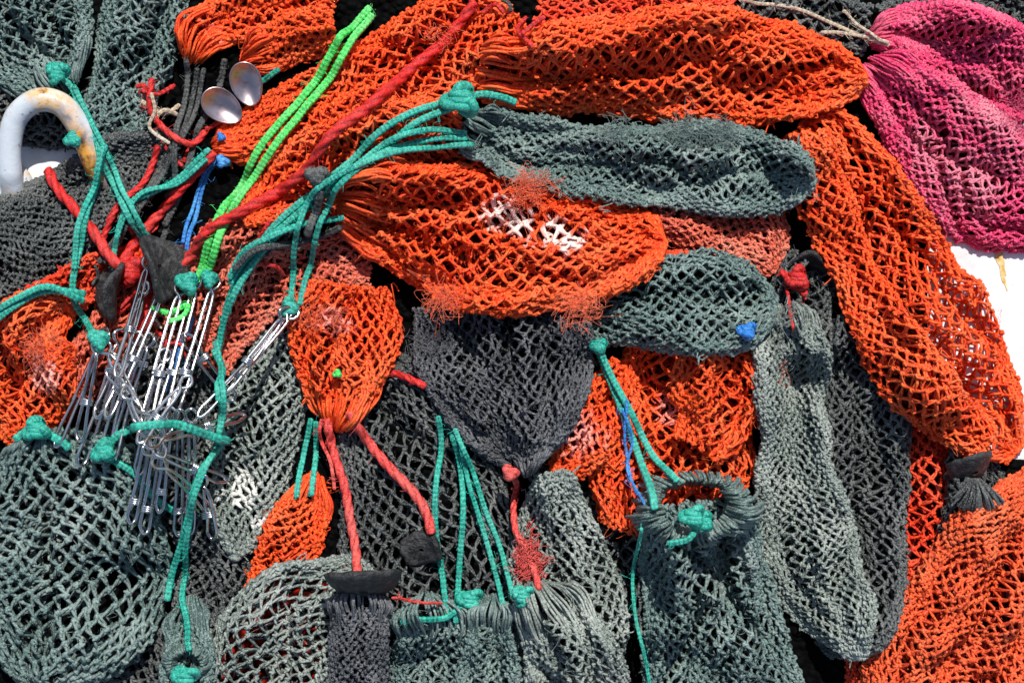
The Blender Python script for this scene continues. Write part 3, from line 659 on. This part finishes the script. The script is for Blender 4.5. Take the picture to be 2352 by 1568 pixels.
R([(1940,20),(1980,60),(2010,90)],'beige',"thin pale cord by pink bag",r=4,group="beige cords")
R([(1790,620),(1830,655),(1850,680)],'red',"red cord bundle in shadow",r=9,kind='laid',knots=((1830,640,28),))
R([(900,855),(940,870),(980,890)],'red',"red cord under charcoal bag",r=9,kind='laid')
R([(900,1375),(960,1382),(1010,1392)],'coral',"thin orange thread over grey nets",r=4)
knot(1715,760,20,7,'blue',label="bright blue cord knot on grey bag")
knot(775,858,9,4,'lime',label="tiny green cord knot on orange bag")
knot(508,315,9,4,'blue',label="tiny blue cord knot on orange bag")
knot(170,320,18,8,'teal',label="teal knot beside white pipe")
knot(432,650,24,9,'teal',label="teal rope knot above wire clips")
knot(482,640,18,7,'teal',label="small teal rope knot on clip")

# ================================================================ RUBBER TOGGLES
def toggle(px,py,R0,rx,ry,rz,label,th=11,bend=.5,dz=.03,sq=0.,cat="toggle"):
    mn=48
    prof=[(0.12,1),(0.5,1.05),(.6,.8),(.7,1.05),(0.85,1),(0.97,.75),(1,0),(0.97,-.75),(.85,-1),(.5,-1.05),(.12,-1),(.12,1)]
    a=np.linspace(0,2*np.pi,mn,endpoint=False)
    V=[]
    for q,h in prof:
        wob=1+.03*np.sin(a*5)+.015*np.sin(a*11)
        if sq: wob=wob*(1/np.maximum(np.abs(np.cos(a)),np.abs(np.sin(a))*1.3))**sq
        x=np.cos(a)*q*R0*wob;y=np.sin(a)*q*R0*wob;z=h*th*.5+bend*(x**2)/R0-.12*y*y/R0
        V.append(np.stack([x,y,z],1))
    V=np.concatenate(V)*K
    F=gridfaces(len(prof),mn,True)
    M=np.array(Euler((rx,ry,rz)).to_matrix())
    V=V@M.T
    z0=float(samp(dil(H,3),WX(px,.2),WY(py,.2)))+dz
    V+=np.array([float(WX(px,z0)),float(WY(py,z0)),z0])
    mb=MB();mb.add(V,F);o=mb.obj("rubber_toggle",[RUB]);o["label"]=label;o["category"]=cat;o["group"]="black rubber toggles"
    return o
toggle(362,618,78,0.2,1.15,.45,"curved black rubber disc threaded on red rope",dz=.04,th=15)
toggle(262,672,70,0.1,-1.2,-.25,"black rubber disc beside its twin",dz=.03,th=15)
toggle(835,1352,84,1.15,0,.05,"black rubber disc on top of navy bag",bend=-.35,dz=.03,th=16)
toggle(1855,600,44,1.2,0,-.1,"black rubber disc in shadow",dz=-.04)
tg2=toggle(2238,1082,54,.9,.2,.25,"black rubber disc with black twine tassel",bend=-.5,dz=-.005)
toggle(970,1258,46,.35,-.3,.2,"worn square black rubber piece on net",bend=.3,dz=-.04,th=22,sq=.5)
n=60;a=rs.uniform(-.8,.8,n);mb=MB();zt=float(samp(H,WX(2245,.1),WY(2130-1000,.1)))+.01
t=np.linspace(0,1,9)
C=np.zeros((n,9,3));x0=float(WX(2240,zt));y0=float(WY(1100,zt))
L=rs.uniform(.05,.075,n)
for i in range(n):
    C[i,:,0]=x0+.012*a[i]+np.sin(a[i])*L[i]*t;C[i,:,1]=y0-np.cos(a[i])*L[i]*t;C[i,:,2]=zt+.03*np.sin(t*2.6)*rs.uniform(.4,1)
v,f=tubes(C,.0032,6);mb.add(v,f,0,np.repeat(rs.rand(n)*.4,54));mb.obj("tassel",[TW['blk']],parent=tg2)

# ================================================================ LIGHT, CAMERA
w=bpy.data.worlds.new("World");bpy.context.scene.world=w;w.use_nodes=True
nt=w.node_tree;sky=nt.nodes.new("ShaderNodeTexSky");sky.sky_type='NISHITA';sky.sun_disc=False
el=math.radians(53);az=math.radians(12)
d=Vector((math.sin(az)*math.cos(el),math.cos(az)*math.cos(el),math.sin(el)))
sky.sun_elevation=el;sky.sun_rotation=az
bgn=nt.nodes["Background"];bgn.inputs["Strength"].default_value=.11
nt.links.new(sky.outputs[0],bgn.inputs["Color"])
sl=bpy.data.lights.new("sun",'SUN');sl.energy=5;sl.angle=math.radians(.5);sl.color=(1,.96,.9)
so=bpy.data.objects.new("sun",sl);so.rotation_euler=(-d).to_track_quat('-Z','Y').to_euler();bpy.context.scene.collection.objects.link(so)
cam=bpy.data.cameras.new("camera");cam.sensor_width=36;cam.lens=36*D/2.352;cam.clip_end=100
co=bpy.data.objects.new("camera",cam);co.location=(0,0,D);bpy.context.scene.collection.objects.link(co);bpy.context.scene.camera=co
sc=bpy.context.scene;sc.view_settings.view_transform='Standard';sc.view_settings.look='None';sc.view_settings.exposure=0
